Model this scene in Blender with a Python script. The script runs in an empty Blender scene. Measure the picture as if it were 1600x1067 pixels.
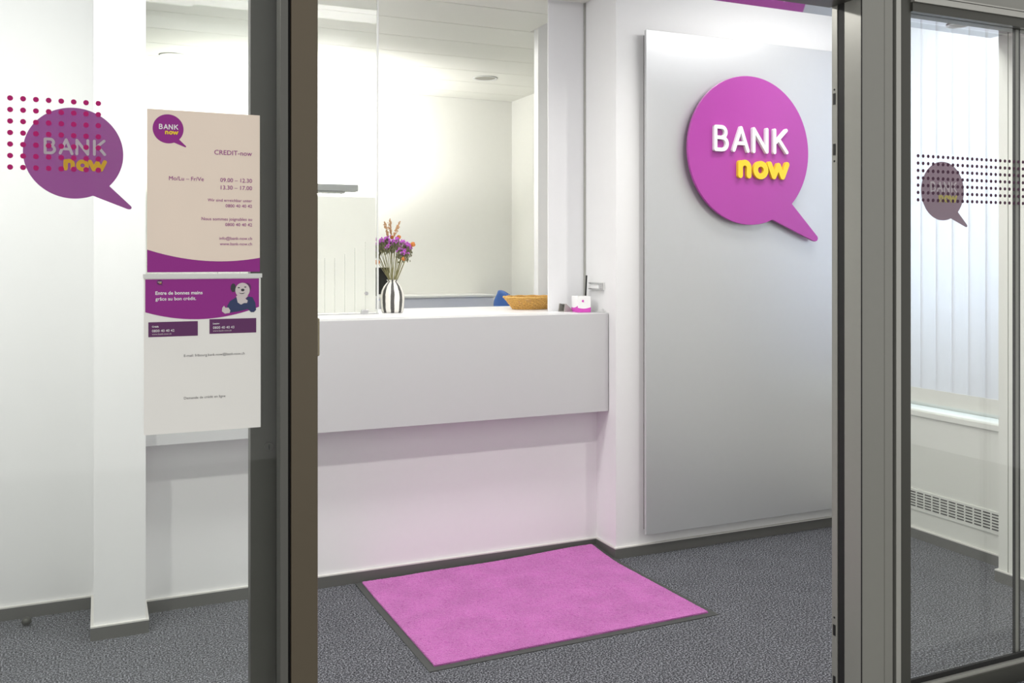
import bpy, bmesh, math, random
from mathutils import Vector, Matrix
random.seed(7)
PI = math.pi
SC = bpy.context.scene
COL = SC.collection

# ------------------------------------------------------------------ camera, world, exposure
cam_d = bpy.data.cameras.new('camera')
cam = bpy.data.objects.new('camera', cam_d); COL.objects.link(cam)
cam.location = (0, 0, 1.5)
cam.rotation_euler = (PI/2, 0, math.radians(-24.02))
cam_d.sensor_width = 36; cam_d.sensor_fit = 'HORIZONTAL'
cam_d.lens = 1447/1600*36
cam_d.shift_y = -(533.5-403)/1600
cam_d.clip_start = 0.02
SC.camera = cam

w = bpy.data.worlds.new('world'); SC.world = w; w.use_nodes = True
w.node_tree.nodes['Background'].inputs[0].default_value = (1.0, 0.985, 0.96, 1)
w.node_tree.nodes['Background'].inputs[1].default_value = 0.84
SC.view_settings.view_transform = 'Standard'
SC.view_settings.look = 'None'
SC.view_settings.gamma = 1
SC.view_settings.use_curve_mapping = False
SC.view_settings.exposure = 0.0

def area_light(name, loc, size, power, rot=(0, 0, 0), color=(1, 1, 1), parent=None, spread=PI, shape='RECTANGLE'):
    d = bpy.data.lights.new(name, 'AREA'); d.shape = shape
    d.size = size[0]; d.size_y = size[1]; d.energy = power; d.color = color; d.spread = spread
    o = bpy.data.objects.new(name, d); COL.objects.link(o)
    o.location = loc; o.rotation_euler = rot
    if parent: o.parent = parent
    return o

LOBBY_LIGHT = 72
OFFICE_UP = 75
OFFICE_SOFT = 25
area_light('lobby_area_light', (-0.35, 3.35, 2.985), (1.7, 0.3), 24, color=(1, 0.99, 0.97))
area_light('lobby_area_light', (3.25, 3.3, 2.985), (1.0, 0.3), 15, color=(1, 0.99, 0.97))
area_light('lobby_area_light', (1.0, 3.4, 2.985), (1.2, 0.3), 17, color=(1, 0.99, 0.97))  # unseen fill light, added to brighten the reveal at the counter's right end
area_light('office_ceiling_light', (0.9, 5.6, 2.84), (2.6, 0.9), OFFICE_SOFT, color=(1, 0.985, 0.95))
area_light('daylight_light', (4.5, 3.5, 1.9), (1.4, 2.6), 60, rot=(0, PI/2, 0), color=(0.72, 0.84, 1.0))

# ------------------------------------------------------------------ materials
def lin(c):
    out = []
    for v in c[:3]:
        v = v/255
        out.append(v/12.92 if v <= 0.04045 else ((v+0.055)/1.055)**2.4)
    return (*out, 1)

def mat(name, rgb, rough=0.6, metal=0.0, var=0.04, scale=30, bump=0.0, bscale=200, spec=0.5):
    m = bpy.data.materials.new(name); m.use_nodes = True
    nt = m.node_tree; b = nt.nodes['Principled BSDF']
    b.inputs['Roughness'].default_value = rough
    b.inputs['Metallic'].default_value = metal
    b.inputs['Specular IOR Level'].default_value = spec
    tc = nt.nodes.new('ShaderNodeTexCoord')
    no = nt.nodes.new('ShaderNodeTexNoise'); no.inputs['Scale'].default_value = scale
    nt.links.new(tc.outputs['Object'], no.inputs['Vector'])
    mx = nt.nodes.new('ShaderNodeMix'); mx.data_type = 'RGBA'
    c = lin(rgb)
    mx.inputs[6].default_value = tuple(min(1, v*(1-var)) for v in c[:3]) + (1,)
    mx.inputs[7].default_value = tuple(min(1, v*(1+var)) for v in c[:3]) + (1,)
    nt.links.new(no.outputs['Fac'], mx.inputs[0])
    nt.links.new(mx.outputs[2], b.inputs['Base Color'])
    if bump:
        n2 = nt.nodes.new('ShaderNodeTexNoise'); n2.inputs['Scale'].default_value = bscale
        n2.inputs['Detail'].default_value = 6
        nt.links.new(tc.outputs['Object'], n2.inputs['Vector'])
        bp = nt.nodes.new('ShaderNodeBump'); bp.inputs['Strength'].default_value = bump
        bp.inputs['Distance'].default_value = 0.002
        nt.links.new(n2.outputs['Fac'], bp.inputs['Height'])
        nt.links.new(bp.outputs['Normal'], b.inputs['Normal'])
    return m

def ramp_mat(name, cols, scale, rough=0.95, bump=0.4, detail=3, bdist=0.004, sheen=0.0, big=None):
    m = bpy.data.materials.new(name); m.use_nodes = True
    nt = m.node_tree; b = nt.nodes['Principled BSDF']
    b.inputs['Roughness'].default_value = rough
    b.inputs['Specular IOR Level'].default_value = 0.15
    if sheen: b.inputs['Sheen Weight'].default_value = sheen
    tc = nt.nodes.new('ShaderNodeTexCoord')
    no = nt.nodes.new('ShaderNodeTexNoise'); no.inputs['Scale'].default_value = scale
    no.inputs['Detail'].default_value = detail; no.inputs['Roughness'].default_value = 0.7
    nt.links.new(tc.outputs['Object'], no.inputs['Vector'])
    cr = nt.nodes.new('ShaderNodeValToRGB')
    els = cr.color_ramp.elements
    els[0].position = cols[0][0]; els[0].color = lin(cols[0][1])
    els[1].position = cols[-1][0]; els[1].color = lin(cols[-1][1])
    for p, c in cols[1:-1]:
        e = els.new(p); e.color = lin(c)
    nt.links.new(no.outputs['Fac'], cr.inputs['Fac'])
    last = cr.outputs['Color']
    if big:
        n3 = nt.nodes.new('ShaderNodeTexNoise'); n3.inputs['Scale'].default_value = big[0]; n3.inputs['Detail'].default_value = 4
        nt.links.new(tc.outputs['Object'], n3.inputs['Vector'])
        mr = nt.nodes.new('ShaderNodeMapRange')
        mr.inputs[1].default_value = 0.35; mr.inputs[2].default_value = 0.65
        mr.inputs[3].default_value = big[1]; mr.inputs[4].default_value = 1.0
        nt.links.new(n3.outputs['Fac'], mr.inputs[0])
        mm = nt.nodes.new('ShaderNodeMix'); mm.data_type = 'RGBA'; mm.blend_type = 'MULTIPLY'
        mm.inputs[0].default_value = 1.0
        nt.links.new(last, mm.inputs[6]); nt.links.new(mr.outputs[0], mm.inputs[7])
        last = mm.outputs[2]
    nt.links.new(last, b.inputs['Base Color'])
    bp = nt.nodes.new('ShaderNodeBump'); bp.inputs['Strength'].default_value = bump
    bp.inputs['Distance'].default_value = bdist
    nt.links.new(no.outputs['Fac'], bp.inputs['Height'])
    nt.links.new(bp.outputs['Normal'], b.inputs['Normal'])
    return m

def glass_mat(name, tint=(0.982, 0.99, 0.984), refl=1.0):
    m = bpy.data.materials.new(name); m.use_nodes = True
    nt = m.node_tree; nt.nodes.clear()
    out = nt.nodes.new('ShaderNodeOutputMaterial')
    tr = nt.nodes.new('ShaderNodeBsdfTransparent'); tr.inputs[0].default_value = (*tint, 1)
    gl = nt.nodes.new('ShaderNodeBsdfGlossy'); gl.inputs['Roughness'].default_value = 0.0
    gl.inputs['Color'].default_value = (refl, refl, refl, 1)
    fr = nt.nodes.new('ShaderNodeFresnel')
    ge = nt.nodes.new('ShaderNodeNewGeometry'); mr = nt.nodes.new('ShaderNodeMapRange')   # same reflectance on both faces of the thin pane
    mr.inputs[3].default_value = 1.33; mr.inputs[4].default_value = 1/1.33
    nt.links.new(ge.outputs['Backfacing'], mr.inputs[0]); nt.links.new(mr.outputs[0], fr.inputs['IOR'])
    mx = nt.nodes.new('ShaderNodeMixShader')
    nt.links.new(fr.outputs[0], mx.inputs[0]); nt.links.new(tr.outputs[0], mx.inputs[1]); nt.links.new(gl.outputs[0], mx.inputs[2])
    nt.links.new(mx.outputs[0], out.inputs[0])
    return m

def film_mat(name, rgb, opacity=0.8, translucent=0.5, rough=0.5):
    m = bpy.data.materials.new(name); m.use_nodes = True
    nt = m.node_tree; nt.nodes.clear()
    out = nt.nodes.new('ShaderNodeOutputMaterial')
    c = lin(rgb)
    tc = nt.nodes.new('ShaderNodeTexCoord')
    no = nt.nodes.new('ShaderNodeTexNoise'); no.inputs['Scale'].default_value = 12
    nt.links.new(tc.outputs['Object'], no.inputs['Vector'])
    mc = nt.nodes.new('ShaderNodeMix'); mc.data_type = 'RGBA'
    mc.inputs[6].default_value = tuple(v*0.97 for v in c[:3]) + (1,); mc.inputs[7].default_value = c
    nt.links.new(no.outputs['Fac'], mc.inputs[0])
    di = nt.nodes.new('ShaderNodeBsdfDiffuse'); tl = nt.nodes.new('ShaderNodeBsdfTranslucent')
    nt.links.new(mc.outputs[2], di.inputs[0]); nt.links.new(mc.outputs[2], tl.inputs[0])
    m1 = nt.nodes.new('ShaderNodeMixShader'); m1.inputs[0].default_value = translucent
    nt.links.new(di.outputs[0], m1.inputs[1]); nt.links.new(tl.outputs[0], m1.inputs[2])
    tr = nt.nodes.new('ShaderNodeBsdfTransparent')
    m2 = nt.nodes.new('ShaderNodeMixShader'); m2.inputs[0].default_value = opacity
    nt.links.new(tr.outputs[0], m2.inputs[1]); nt.links.new(m1.outputs[0], m2.inputs[2])
    nt.links.new(m2.outputs[0], out.inputs[0])
    return m

def emit_mat(name, rgb, s):
    m = bpy.data.materials.new(name); m.use_nodes = True
    b = m.node_tree.nodes['Principled BSDF']
    b.inputs['Base Color'].default_value = lin(rgb)
    b.inputs['Emission Color'].default_value = lin(rgb); b.inputs['Emission Strength'].default_value = s
    return m

M = {}
M['wall'] = mat('wall_paint', (236, 236, 236), 0.75, var=0.01, bump=0.08, bscale=500)
M['wall_warm'] = mat('office_wall_paint', (236, 236, 231), 0.8, var=0.01, bump=0.06, bscale=400)
M['counter'] = mat('counter_lacquer', (203, 203, 204), 0.4, var=0.008)
M['white_lacquer'] = mat('white_lacquer', (236, 236, 238), 0.35, var=0.008)
M['base'] = mat('baseboard_plastic', (98, 98, 95), 0.5, var=0.03)
M['base_trim'] = mat('baseboard_top_trim', (215, 213, 208), 0.5)
M['carpet'] = ramp_mat('needle_felt_carpet', [(0.38, (30, 31, 35)), (0.5, (80, 81, 86)), (0.62, (158, 160, 166))], 150, bump=0.5, big=(6, 0.9))
M['ext_floor'] = mat('outside_stone_floor', (175, 175, 172), 0.5, var=0.06, scale=12)
M['mat_pile'] = ramp_mat('pink_pile', [(0.3, (158, 80, 146)), (0.46, (196, 106, 182)), (0.7, (226, 144, 210))], 420, bump=0.8, sheen=0.2, big=(7, 0.86))
M['rubber'] = mat('grey_rubber', (70, 72, 70), 0.7, var=0.06, bump=0.2)
M['panel'] = mat('silver_panel_lacquer', (206, 207, 208), 0.38, metal=0.55, var=0.01)
M['panel_edge'] = mat('panel_core', (120, 120, 118), 0.6)
M['purple'] = mat('purple_sign_lacquer', (172, 68, 160), 0.3, var=0.01)
M['purple_print'] = mat('purple_print', (150, 30, 140), 0.55, var=0.02)
M['purple_dark'] = mat('dark_purple_print', (96, 40, 96), 0.55, var=0.02)
M['white_letter'] = mat('white_acrylic', (245, 245, 245), 0.35, var=0.0)
M['yellow'] = mat('yellow_acrylic', (240, 204, 50), 0.4, var=0.01)
M['alu_out'] = mat('bronze_aluminium', (100, 91, 76), 0.42, metal=0.45, var=0.02)
M['alu'] = mat('grey_aluminium', (140, 140, 134), 0.42, metal=0.25, var=0.02)
M['alu_dark'] = mat('dark_aluminium', (74, 74, 69), 0.42, metal=0.4, var=0.02)
M['alu_light'] = mat('light_aluminium', (178, 178, 172), 0.35, metal=0.5, var=0.02)
M['alu_mid'] = mat('mid_grey_aluminium', (98, 98, 94), 0.42, metal=0.3, var=0.02)
M['black'] = mat('black_gasket', (14, 14, 14), 0.7, var=0.1)
M['soffit'] = mat('polished_soffit', (150, 152, 154), 0.03, metal=0.85, var=0.01)
M['ceil'] = mat('white_ceiling', (238, 238, 238), 0.8, var=0.01)
M['glass'] = glass_mat('door_glass')
M['glass_in'] = glass_mat('screen_glass', (0.985, 0.99, 0.985), 0.6)
M['film'] = film_mat('frosted_film', (238, 239, 234), 0.86, 0.55)
M['etch'] = film_mat('etched_line', (205, 210, 204), 0.28, 0.4)
M['decal_l'] = film_mat('purple_bubble_film', (170, 80, 168), 0.86, 0.45)
M['decal_r'] = film_mat('bubble_film_painted_haze', (165, 142, 158), 0.9, 0.45)  # right bubble: reflection haze on the glass mixed into the purple
M['dec_white'] = film_mat('white_film', (225, 215, 225), 0.95, 0.3)
M['dec_white_haze'] = film_mat('white_film_painted_haze', (226, 214, 222), 0.95, 0.3)  # white lettering of the right bubble, haze put into its colour
M['dec_yellow'] = film_mat('yellow_film', (245, 200, 30), 1.0, 0.3)
M['dec_yellow_haze'] = film_mat('yellow_film_painted_haze', (214, 200, 110), 1.0, 0.3)  # yellow lettering of the right bubble, dulled by painted haze
M['dot_l'] = film_mat('magenta_dot_film', (206, 60, 138), 1.0, 0.35)
M['dot_r'] = film_mat('dot_film_painted_shade_haze', (104, 78, 96), 1.0, 0.3)  # right dots: shade and glass haze painted into the magenta
M['paper'] = film_mat('cream_paper', (255, 240, 225), 1.0, 0.1)
M['paper2'] = film_mat('white_paper', (255, 254, 250), 1.0, 0.1)
M['text'] = mat('purple_ink', (150, 45, 140), 0.6)
M['text_grey'] = mat('grey_ink', (105, 100, 105), 0.6)
M['navy'] = mat('navy_print', (48, 60, 100), 0.6)
M['skin_print'] = mat('pale_print', (215, 205, 205), 0.6)
M['dark_print'] = mat('dark_print', (55, 55, 62), 0.6)
M['grey_cab'] = mat('blue_grey_laminate', (208, 211, 222), 0.5, var=0.02)
M['screen'] = mat('black_screen', (18, 20, 20), 0.25)
M['blue'] = mat('blue_chair_plastic', (60, 104, 178), 0.5, var=0.03)
M['wicker'] = mat('woven_wicker', (232, 170, 92), 0.6, var=0.55, scale=150)
M['chrome'] = mat('brushed_steel', (200, 200, 200), 0.25, metal=0.85)
M['silver'] = mat('silver_plastic', (168, 165, 160), 0.35, metal=0.3)
M['pink_print'] = mat('pink_print', (214, 78, 190), 0.5)
M['stem'] = mat('dried_stem', (150, 146, 104), 0.8, var=0.25, scale=60)
M['bract'] = mat('dried_green_bract', (112, 112, 84), 0.8, var=0.3, scale=90)
M['flower'] = mat('purple_statice', (204, 100, 210), 0.7, var=0.28, scale=120)
M['orange'] = mat('orange_dried_petal', (214, 136, 66), 0.7, var=0.3, scale=160)
M['plume'] = mat('tan_grass_plume', (206, 164, 122), 0.8, var=0.25, scale=160)
M['slat'] = film_mat('blind_fabric', (238, 240, 244), 1.0, 0.4)
M['lamp_white'] = mat('lamp_white', (225, 226, 224), 0.4)
M['lamp_grey'] = mat('lamp_grey', (160, 163, 163), 0.4, metal=0.2)
M['ring_shadow'] = mat('lamp_recess', (150, 148, 138), 0.5)
M['diffuser'] = emit_mat('lamp_diffuser', (255, 248, 235), 1.0)
M['metal_white'] = mat('white_enamel', (226, 227, 220), 0.45, var=0.01)
M['slot'] = mat('dark_slot', (70, 70, 68), 0.8)

def plank_mat():
    m = mat('plank_ceiling', (230, 230, 223), 0.45, var=0.01)
    nt = m.node_tree; b = nt.nodes['Principled BSDF']
    b.inputs['Base Color'].default_value = lin((230, 230, 223))
    return m
M['plank'] = plank_mat()

def vase_mat():
    m = bpy.data.materials.new('striped_ceramic'); m.use_nodes = True
    nt = m.node_tree; b = nt.nodes['Principled BSDF']; b.inputs['Roughness'].default_value = 0.45
    tc = nt.nodes.new('ShaderNodeTexCoord'); sp = nt.nodes.new('ShaderNodeSeparateXYZ')
    nt.links.new(tc.outputs['Object'], sp.inputs[0])
    at = nt.nodes.new('ShaderNodeMath'); at.operation = 'ARCTAN2'
    nt.links.new(sp.outputs['Y'], at.inputs[0]); nt.links.new(sp.outputs['X'], at.inputs[1])
    no = nt.nodes.new('ShaderNodeTexNoise'); no.inputs['Scale'].default_value = 28
    nt.links.new(tc.outputs['Object'], no.inputs['Vector'])
    ad = nt.nodes.new('ShaderNodeMath'); ad.operation = 'MULTIPLY_ADD'
    nt.links.new(no.outputs['Fac'], ad.inputs[0]); ad.inputs[1].default_value = 0.16; nt.links.new(at.outputs[0], ad.inputs[2])
    mu = nt.nodes.new('ShaderNodeMath'); mu.operation = 'MULTIPLY_ADD'; mu.inputs[1].default_value = 8
    # a dark stripe faces the entrance
    mu.inputs[2].default_value = -8*(math.atan2(-4.56, -1.365)+0.08)
    nt.links.new(ad.outputs[0], mu.inputs[0])
    co = nt.nodes.new('ShaderNodeMath'); co.operation = 'COSINE'; nt.links.new(mu.outputs[0], co.inputs[0])
    gt = nt.nodes.new('ShaderNodeMath'); gt.operation = 'GREATER_THAN'; gt.inputs[1].default_value = 0.28
    nt.links.new(co.outputs[0], gt.inputs[0])
    n2 = nt.nodes.new('ShaderNodeTexNoise'); n2.inputs['Scale'].default_value = 260
    nt.links.new(tc.outputs['Object'], n2.inputs['Vector'])
    dk = nt.nodes.new('ShaderNodeMix'); dk.data_type = 'RGBA'
    dk.inputs[6].default_value = lin((20, 20, 20)); dk.inputs[7].default_value = lin((110, 108, 104))
    nt.links.new(n2.outputs['Fac'], dk.inputs[0])
    mx = nt.nodes.new('ShaderNodeMix'); mx.data_type = 'RGBA'
    nt.links.new(gt.outputs[0], mx.inputs[0]); mx.inputs[6].default_value = lin((238, 236, 228))
    nt.links.new(dk.outputs[2], mx.inputs[7]); nt.links.new(mx.outputs[2], b.inputs['Base Color'])
    return m
M['vase'] = vase_mat()
M['handle_beige'] = mat('beige_handle', (168, 158, 132), 0.5)

# ------------------------------------------------------------------ mesh helpers
def obj(name, bm, m, parent=None, smooth=False, bevel=0.0):
    me = bpy.data.meshes.new(name)
    bm.normal_update(); bm.to_mesh(me); bm.free()
    me.materials.append(M[m] if isinstance(m, str) else m)
    if smooth:
        for p in me.polygons: p.use_smooth = True
    o = bpy.data.objects.new(name, me); COL.objects.link(o)
    if parent: o.parent = parent
    if bevel:
        md = o.modifiers.new('bevel', 'BEVEL'); md.width = bevel; md.segments = 2; md.limit_method = 'ANGLE'
    return o

def tag(o, label, cat, group=None, kind=None):
    o['label'] = label; o['category'] = cat
    if group: o['group'] = group
    if kind: o['kind'] = kind
    return o

def thing(name, label, cat, loc=(0, 0, 0), rotz=0, group=None, kind=None):
    o = bpy.data.objects.new(name, None); COL.objects.link(o)
    o.location = loc; o.rotation_euler = (0, 0, rotz)
    return tag(o, label, cat, group, kind)

def bx(*boxes):
    bm = bmesh.new()
    for b in boxes: add_box(bm, *b)
    return bm

def add_box(bm, x0, x1, y0, y1, z0, z1, mtx=None):
    vs = [bm.verts.new(p) for p in ((x0,y0,z0),(x1,y0,z0),(x1,y1,z0),(x0,y1,z0),(x0,y0,z1),(x1,y0,z1),(x1,y1,z1),(x0,y1,z1))]
    if mtx:
        for v in vs: v.co = mtx @ v.co
    for f in ((0,3,2,1),(4,5,6,7),(0,1,5,4),(1,2,6,5),(2,3,7,6),(3,0,4,7)):
        bm.faces.new([vs[i] for i in f])

def add_prism(bm, pts, y0, y1, swap=None):
    """pts in (x, z), extruded from y0 to y1"""
    a = [bm.verts.new((x, y0, z)) for x, z in pts]; b = [bm.verts.new((x, y1, z)) for x, z in pts]
    n = len(pts)
    f1 = bm.faces.new(a); f2 = bm.faces.new(list(reversed(b)))
    for i in range(n):
        bm.faces.new((a[i], b[i], b[(i+1) % n], a[(i+1) % n]))
    bmesh.ops.recalc_face_normals(bm, faces=bm.faces)

def add_tube(bm, pts, r, n=8, radii=None, cap=True):
    rings = []
    pts = [Vector(p) for p in pts]
    for i, p in enumerate(pts):
        d = (pts[min(i+1, len(pts)-1)] - pts[max(i-1, 0)]).normalized()
        up = Vector((0, 0, 1)) if abs(d.z) < 0.9 else Vector((1, 0, 0))
        u = d.cross(up).normalized(); v = d.cross(u).normalized()
        rr = radii[i] if radii else r
        rings.append([bm.verts.new(p + (u*math.cos(2*PI*k/n) + v*math.sin(2*PI*k/n))*rr) for k in range(n)])
    for a, b in zip(rings, rings[1:]):
        for k in range(n):
            bm.faces.new((a[k], a[(k+1) % n], b[(k+1) % n], b[k]))
    if cap:
        bm.faces.new(list(reversed(rings[0]))); bm.faces.new(rings[-1])

def add_lathe(bm, prof, n=32, c=(0, 0, 0), sx=1, sy=1):
    rings = []
    for r, z in prof:
        rings.append([bm.verts.new((c[0]+r*sx*math.cos(2*PI*k/n), c[1]+r*sy*math.sin(2*PI*k/n), c[2]+z)) for k in range(n)])
    for a, b in zip(rings, rings[1:]):
        for k in range(n):
            bm.faces.new((a[k], a[(k+1) % n], b[(k+1) % n], b[k]))
    bm.faces.new(list(reversed(rings[0]))); bm.faces.new(rings[-1])

def add_disc(bm, c, r, axis='y', depth=0.001, n=16):
    a, b = [], []
    for k in range(n):
        ca, sa = r*math.cos(2*PI*k/n), r*math.sin(2*PI*k/n)
        if axis == 'y': p = (c[0]+ca, c[1], c[2]+sa); q = (c[0]+ca, c[1]+depth, c[2]+sa)
        elif axis == 'x': p = (c[0], c[1]+ca, c[2]+sa); q = (c[0]+depth, c[1]+ca, c[2]+sa)
        else: p = (c[0]+ca, c[1]+sa, c[2]); q = (c[0]+ca, c[1]+sa, c[2]+depth)
        a.append(bm.verts.new(p)); b.append(bm.verts.new(q))
    bm.faces.new(a); bm.faces.new(list(reversed(b)))
    for k in range(n):
        bm.faces.new((a[k], b[k], b[(k+1) % n], a[(k+1) % n]))
    bmesh.ops.recalc_face_normals(bm, faces=bm.faces)

def add_ico(bm, c, r, sub=1, sc=(1, 1, 1)):
    m = Matrix.Translation(c) @ Matrix.Diagonal((sc[0], sc[1], sc[2], 1))
    bmesh.ops.create_icosphere(bm, subdivisions=sub, radius=r, matrix=m)

def struct(name, bm, m, label, cat, **k):
    o = obj(name, bm, m, **k); tag(o, label, cat, kind='structure'); return o

# ------------------------------------------------------------------ the room shell
struct('floor', bx((-1.6, 4.4, 2.2, 4.5, -0.1, 0.0)), 'carpet', 'dark grey speckled carpet floor of the lobby', 'floor')
struct('floor_outside', bx((-3.0, 6.0, -2.5, 2.2, -0.1, -0.002)), 'ext_floor', 'pale grey floor outside the glass entrance', 'floor')
struct('floor_office', bx((-2.2, 3.5, 4.5, 7.5, -0.1, 0.0)), 'carpet', 'carpet floor of the office behind the counter', 'floor')

struct('wall_left', bx((-1.6, -1.4, 2.4, 4.55, 0, 3.2)), 'wall', 'white side wall at the left end of the lobby', 'wall')
struct('wall_back_left', bx((-1.4, -0.02, 4.36, 4.55, 0, 3.2)), 'wall', 'white back wall left of the narrow white pillar', 'wall')
struct('wall_pillar', bx((-0.02, 0.17, 3.99, 4.55, 0, 3.2)), 'wall', 'narrow white pillar at the left end of the counter', 'pillar')
struct('wall_counter', bx((0.17, 2.355, 4.205, 4.40, 0, 1.19)), 'wall', 'white wall below the reception counter', 'wall')
struct('wall_back', bx((2.355, 4.3, 4.01, 4.55, 0, 3.2)), 'wall', 'white wall behind the silver sign panel', 'wall')
# service window: side panel, lintel
struct('trim_1', bx((2.138, 2.355, 4.335, 4.343, 1.222, 3.04)), 'white_lacquer', 'white upright panel closing the service opening on the right', 'panel', bevel=0.002)
struct('wall_lintel', bx((0.17, 2.355, 4.205, 4.55, 3.05, 3.2)), 'wall', 'white wall above the service opening', 'wall')
struct('trim_3', bx((2.354, 2.60, 4.905, 4.96, 0, 3.1)), 'white_lacquer', 'white upright at the back edge of the service opening, behind the basket', 'panel')
struct('trim_4', bx((2.347, 2.3545, 4.322, 4.334, 1.222, 3.04)), 'alu_light', 'thin grey joint in the corner of the service opening', 'trim')
# office
struct('wall_office_back', bx((-2.2, 3.5, 7.32, 7.45, 0, 3.0)), 'wall_warm', 'off-white back wall of the office behind the counter', 'wall')
struct('wall_office_right', bx((3.26, 3.45, 4.55, 7.32, 0, 3.0)), 'wall_warm', 'off-white right wall of the office behind the counter', 'wall')
struct('wall_office_left', bx((-2.2, -2.0, 4.55, 7.32, 0, 3.0)), 'wall_warm', 'off-white left wall of the office', 'wall')
struct('wall_office_front', bx((-2.2, -1.4, 4.55, 4.6, 0, 3.0), (2.355, 3.26, 4.55, 4.58, 0, 3.0)), 'wall_warm', 'inner face of the wall beside the service opening', 'wall')

def plank_ceiling():
    bm = bmesh.new()
    y = 4.2065
    edges = []
    while y < 7.32:
        y1 = min(y+0.4025, 7.32)
        xa, xb = (0.17, 2.351) if y1 < 4.7 else (-2.0, 2.351) if y1 < 5.1 else (-2.0, 3.26)
        add_box(bm, xa, xb, y+0.003, y1-0.003, 2.85, 2.88)
        y = y1
    add_box(bm, -2.2, 2.351, 4.55, 4.961, 2.872, 3.05)
    add_box(bm, 0.17, 2.351, 4.2065, 4.55, 2.872, 3.05)
    add_box(bm, -2.2, 3.5, 4.961, 7.45, 2.872, 3.05)
    return bm
struct('ceiling_office', plank_ceiling(), 'plank', 'white metal plank ceiling of the office', 'ceiling')
struct('ceiling', bx((-1.6, 4.3, 2.9, 4.55, 3.0, 3.2)), 'ceil', 'white lobby ceiling', 'ceiling')
struct('ceiling_soffit', bx((-1.4, 3.80, 2.40, 3.04, 2.526, 3.0)), 'soffit', 'polished grey soffit inside the entrance door', 'soffit')

# right side: window wall, pillar
struct('wall_right', bx((4.0, 4.3, 2.98, 4.01, 0, 0.655), (4.0, 4.3, 2.98, 3.02, 0.655, 3.0), (4.0, 4.3, 3.97, 4.01, 0.655, 3.0), (4.0, 4.3, 3.02, 3.97, 2.93, 3.0)),
       'metal_white', 'white wall under the window with the vertical blinds', 'wall')
struct('wall_right_pillar', bx((3.81, 4.3, 2.958, 3.005, 0, 3.0)), 'metal_white', 'white pillar edge beside the window', 'pillar')
struct('wall_right_front', bx((3.812, 4.3, 2.30, 2.955, 0, 3.0)), 'metal_white', 'white wall between the window pillar and the glass front', 'wall')
o = thing('window_3', 'window behind the white vertical blinds', 'window', (0, 0, 0), kind='structure')
obj('window_frame', bx((4.16, 4.22, 3.02, 3.07, 0.655, 2.93), (4.16, 4.22, 3.92, 3.97, 0.655, 2.93), (4.16, 4.22, 3.07, 3.92, 0.655, 0.71), (4.16, 4.22, 3.07, 3.92, 2.87, 2.93)), 'metal_white', o)
obj('pane', bx((4.185, 4.195, 3.07, 3.92, 0.71, 2.87)), 'glass_in', o)
obj('window_sill', bx((3.988, 4.158, 3.006, 4.008, 0.655, 0.685)), 'metal_white', o, bevel=0.003)

# baseboards: grey plinth with pale top bead
def baseboard(name, segs, label):
    o = thing(name, label, 'baseboard', kind='structure')
    bm = bmesh.new(); b2 = bmesh.new()
    for (x0, x1, y0, y1) in segs:
        add_box(bm, x0, x1, y0, y1, 0, 0.050)
        add_box(b2, x0, x1, y0, y1, 0.050, 0.056)
    obj('plinth', bm, 'base', o); obj('top_bead', b2, 'base_trim', o)
baseboard('baseboard_left', [(-1.4, -0.032, 4.348, 4.36)], 'grey baseboard of the wall left of the pillar')
baseboard('baseboard_pillar', [(-0.032, 0.182, 3.978, 3.99), (-0.032, -0.02, 3.99, 4.36), (0.17, 0.182, 3.99, 4.193)], 'grey baseboard wrapping the narrow pillar')
baseboard('baseboard_counter', [(0.17, 2.343, 4.193, 4.205)], 'grey baseboard under the counter')
baseboard('baseboard_back', [(2.343, 3.988, 3.998, 4.01), (2.343, 2.355, 4.01, 4.205)], 'grey baseboard below the silver sign panel')
baseboard('baseboard_right', [(3.988, 4.0, 3.005, 3.998)], 'grey baseboard below the ventilation grille')
baseboard('baseboard_right_pillar', [(3.798, 3.81, 2.42, 3.005), (3.798, 3.99, 3.005, 3.017)], 'grey baseboard of the pillar by the window')

# ------------------------------------------------------------------ the speech bubble and its lettering
def bubble_outline(cx, cz, R, n=96):
    pts = []
    a0, a1 = math.radians(-44.5), math.radians(292.2)
    for i in range(n+1):
        a = a0 + (a1-a0)*i/n
        pts.append((cx+R*math.cos(a), cz+R*math.sin(a)))
    for x, z in ((1.08, -1.205), (1.125, -1.215), (1.16, -1.205), (1.175, -1.175), (1.165, -1.145)):
        pts.append((cx+R*x, cz+R*z))
    return pts

def arc(cx, cz, rx, rz, a0, a1, n=10):
    return [(cx+rx*math.cos(math.radians(a0+(a1-a0)*i/n)), cz+rz*math.sin(math.radians(a0+(a1-a0)*i/n))) for i in range(n+1)]

BANK = [
    ('B', [[(-.57, -.015), (-.57, .285)] + [(-.48, .285)] + arc(-.475, .215, .07, .07, 90, -90) + [(-.57, .145)],
           [(-.57, .145), (-.465, .145)] + arc(-.465, .065, .08, .08, 90, -90) + [(-.57, -.015)]]),
    ('A', [[(-.275, -.012), (-.157, .29), (-.042, -.015)], [(-.23, .085), (-.085, .083)]]),
    ('N', [[(.055, -.015), (.055, .288), (.275, -.012), (.275, .29)]]),
    ('K', [[(.407, -.012), (.407, .29)], [(.605, .297), (.425, .125)], [(.475, .17), (.618, -.005)]]),
]
NOW = [
    ('n', [[(-.168, -.345), (-.168, -.18)], [(-.168, -.235)] + arc(-.097, -.24, .07, .068, 180, 0) + [(-.027, -.345)]]),
    ('o', [arc(.17, -.263, .087, .086, 0, 360, 24)]),
    ('w', [[(.32, -.175), (.395, -.342), (.47, -.19), (.545, -.342), (.62, -.172)]]),
]
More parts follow.
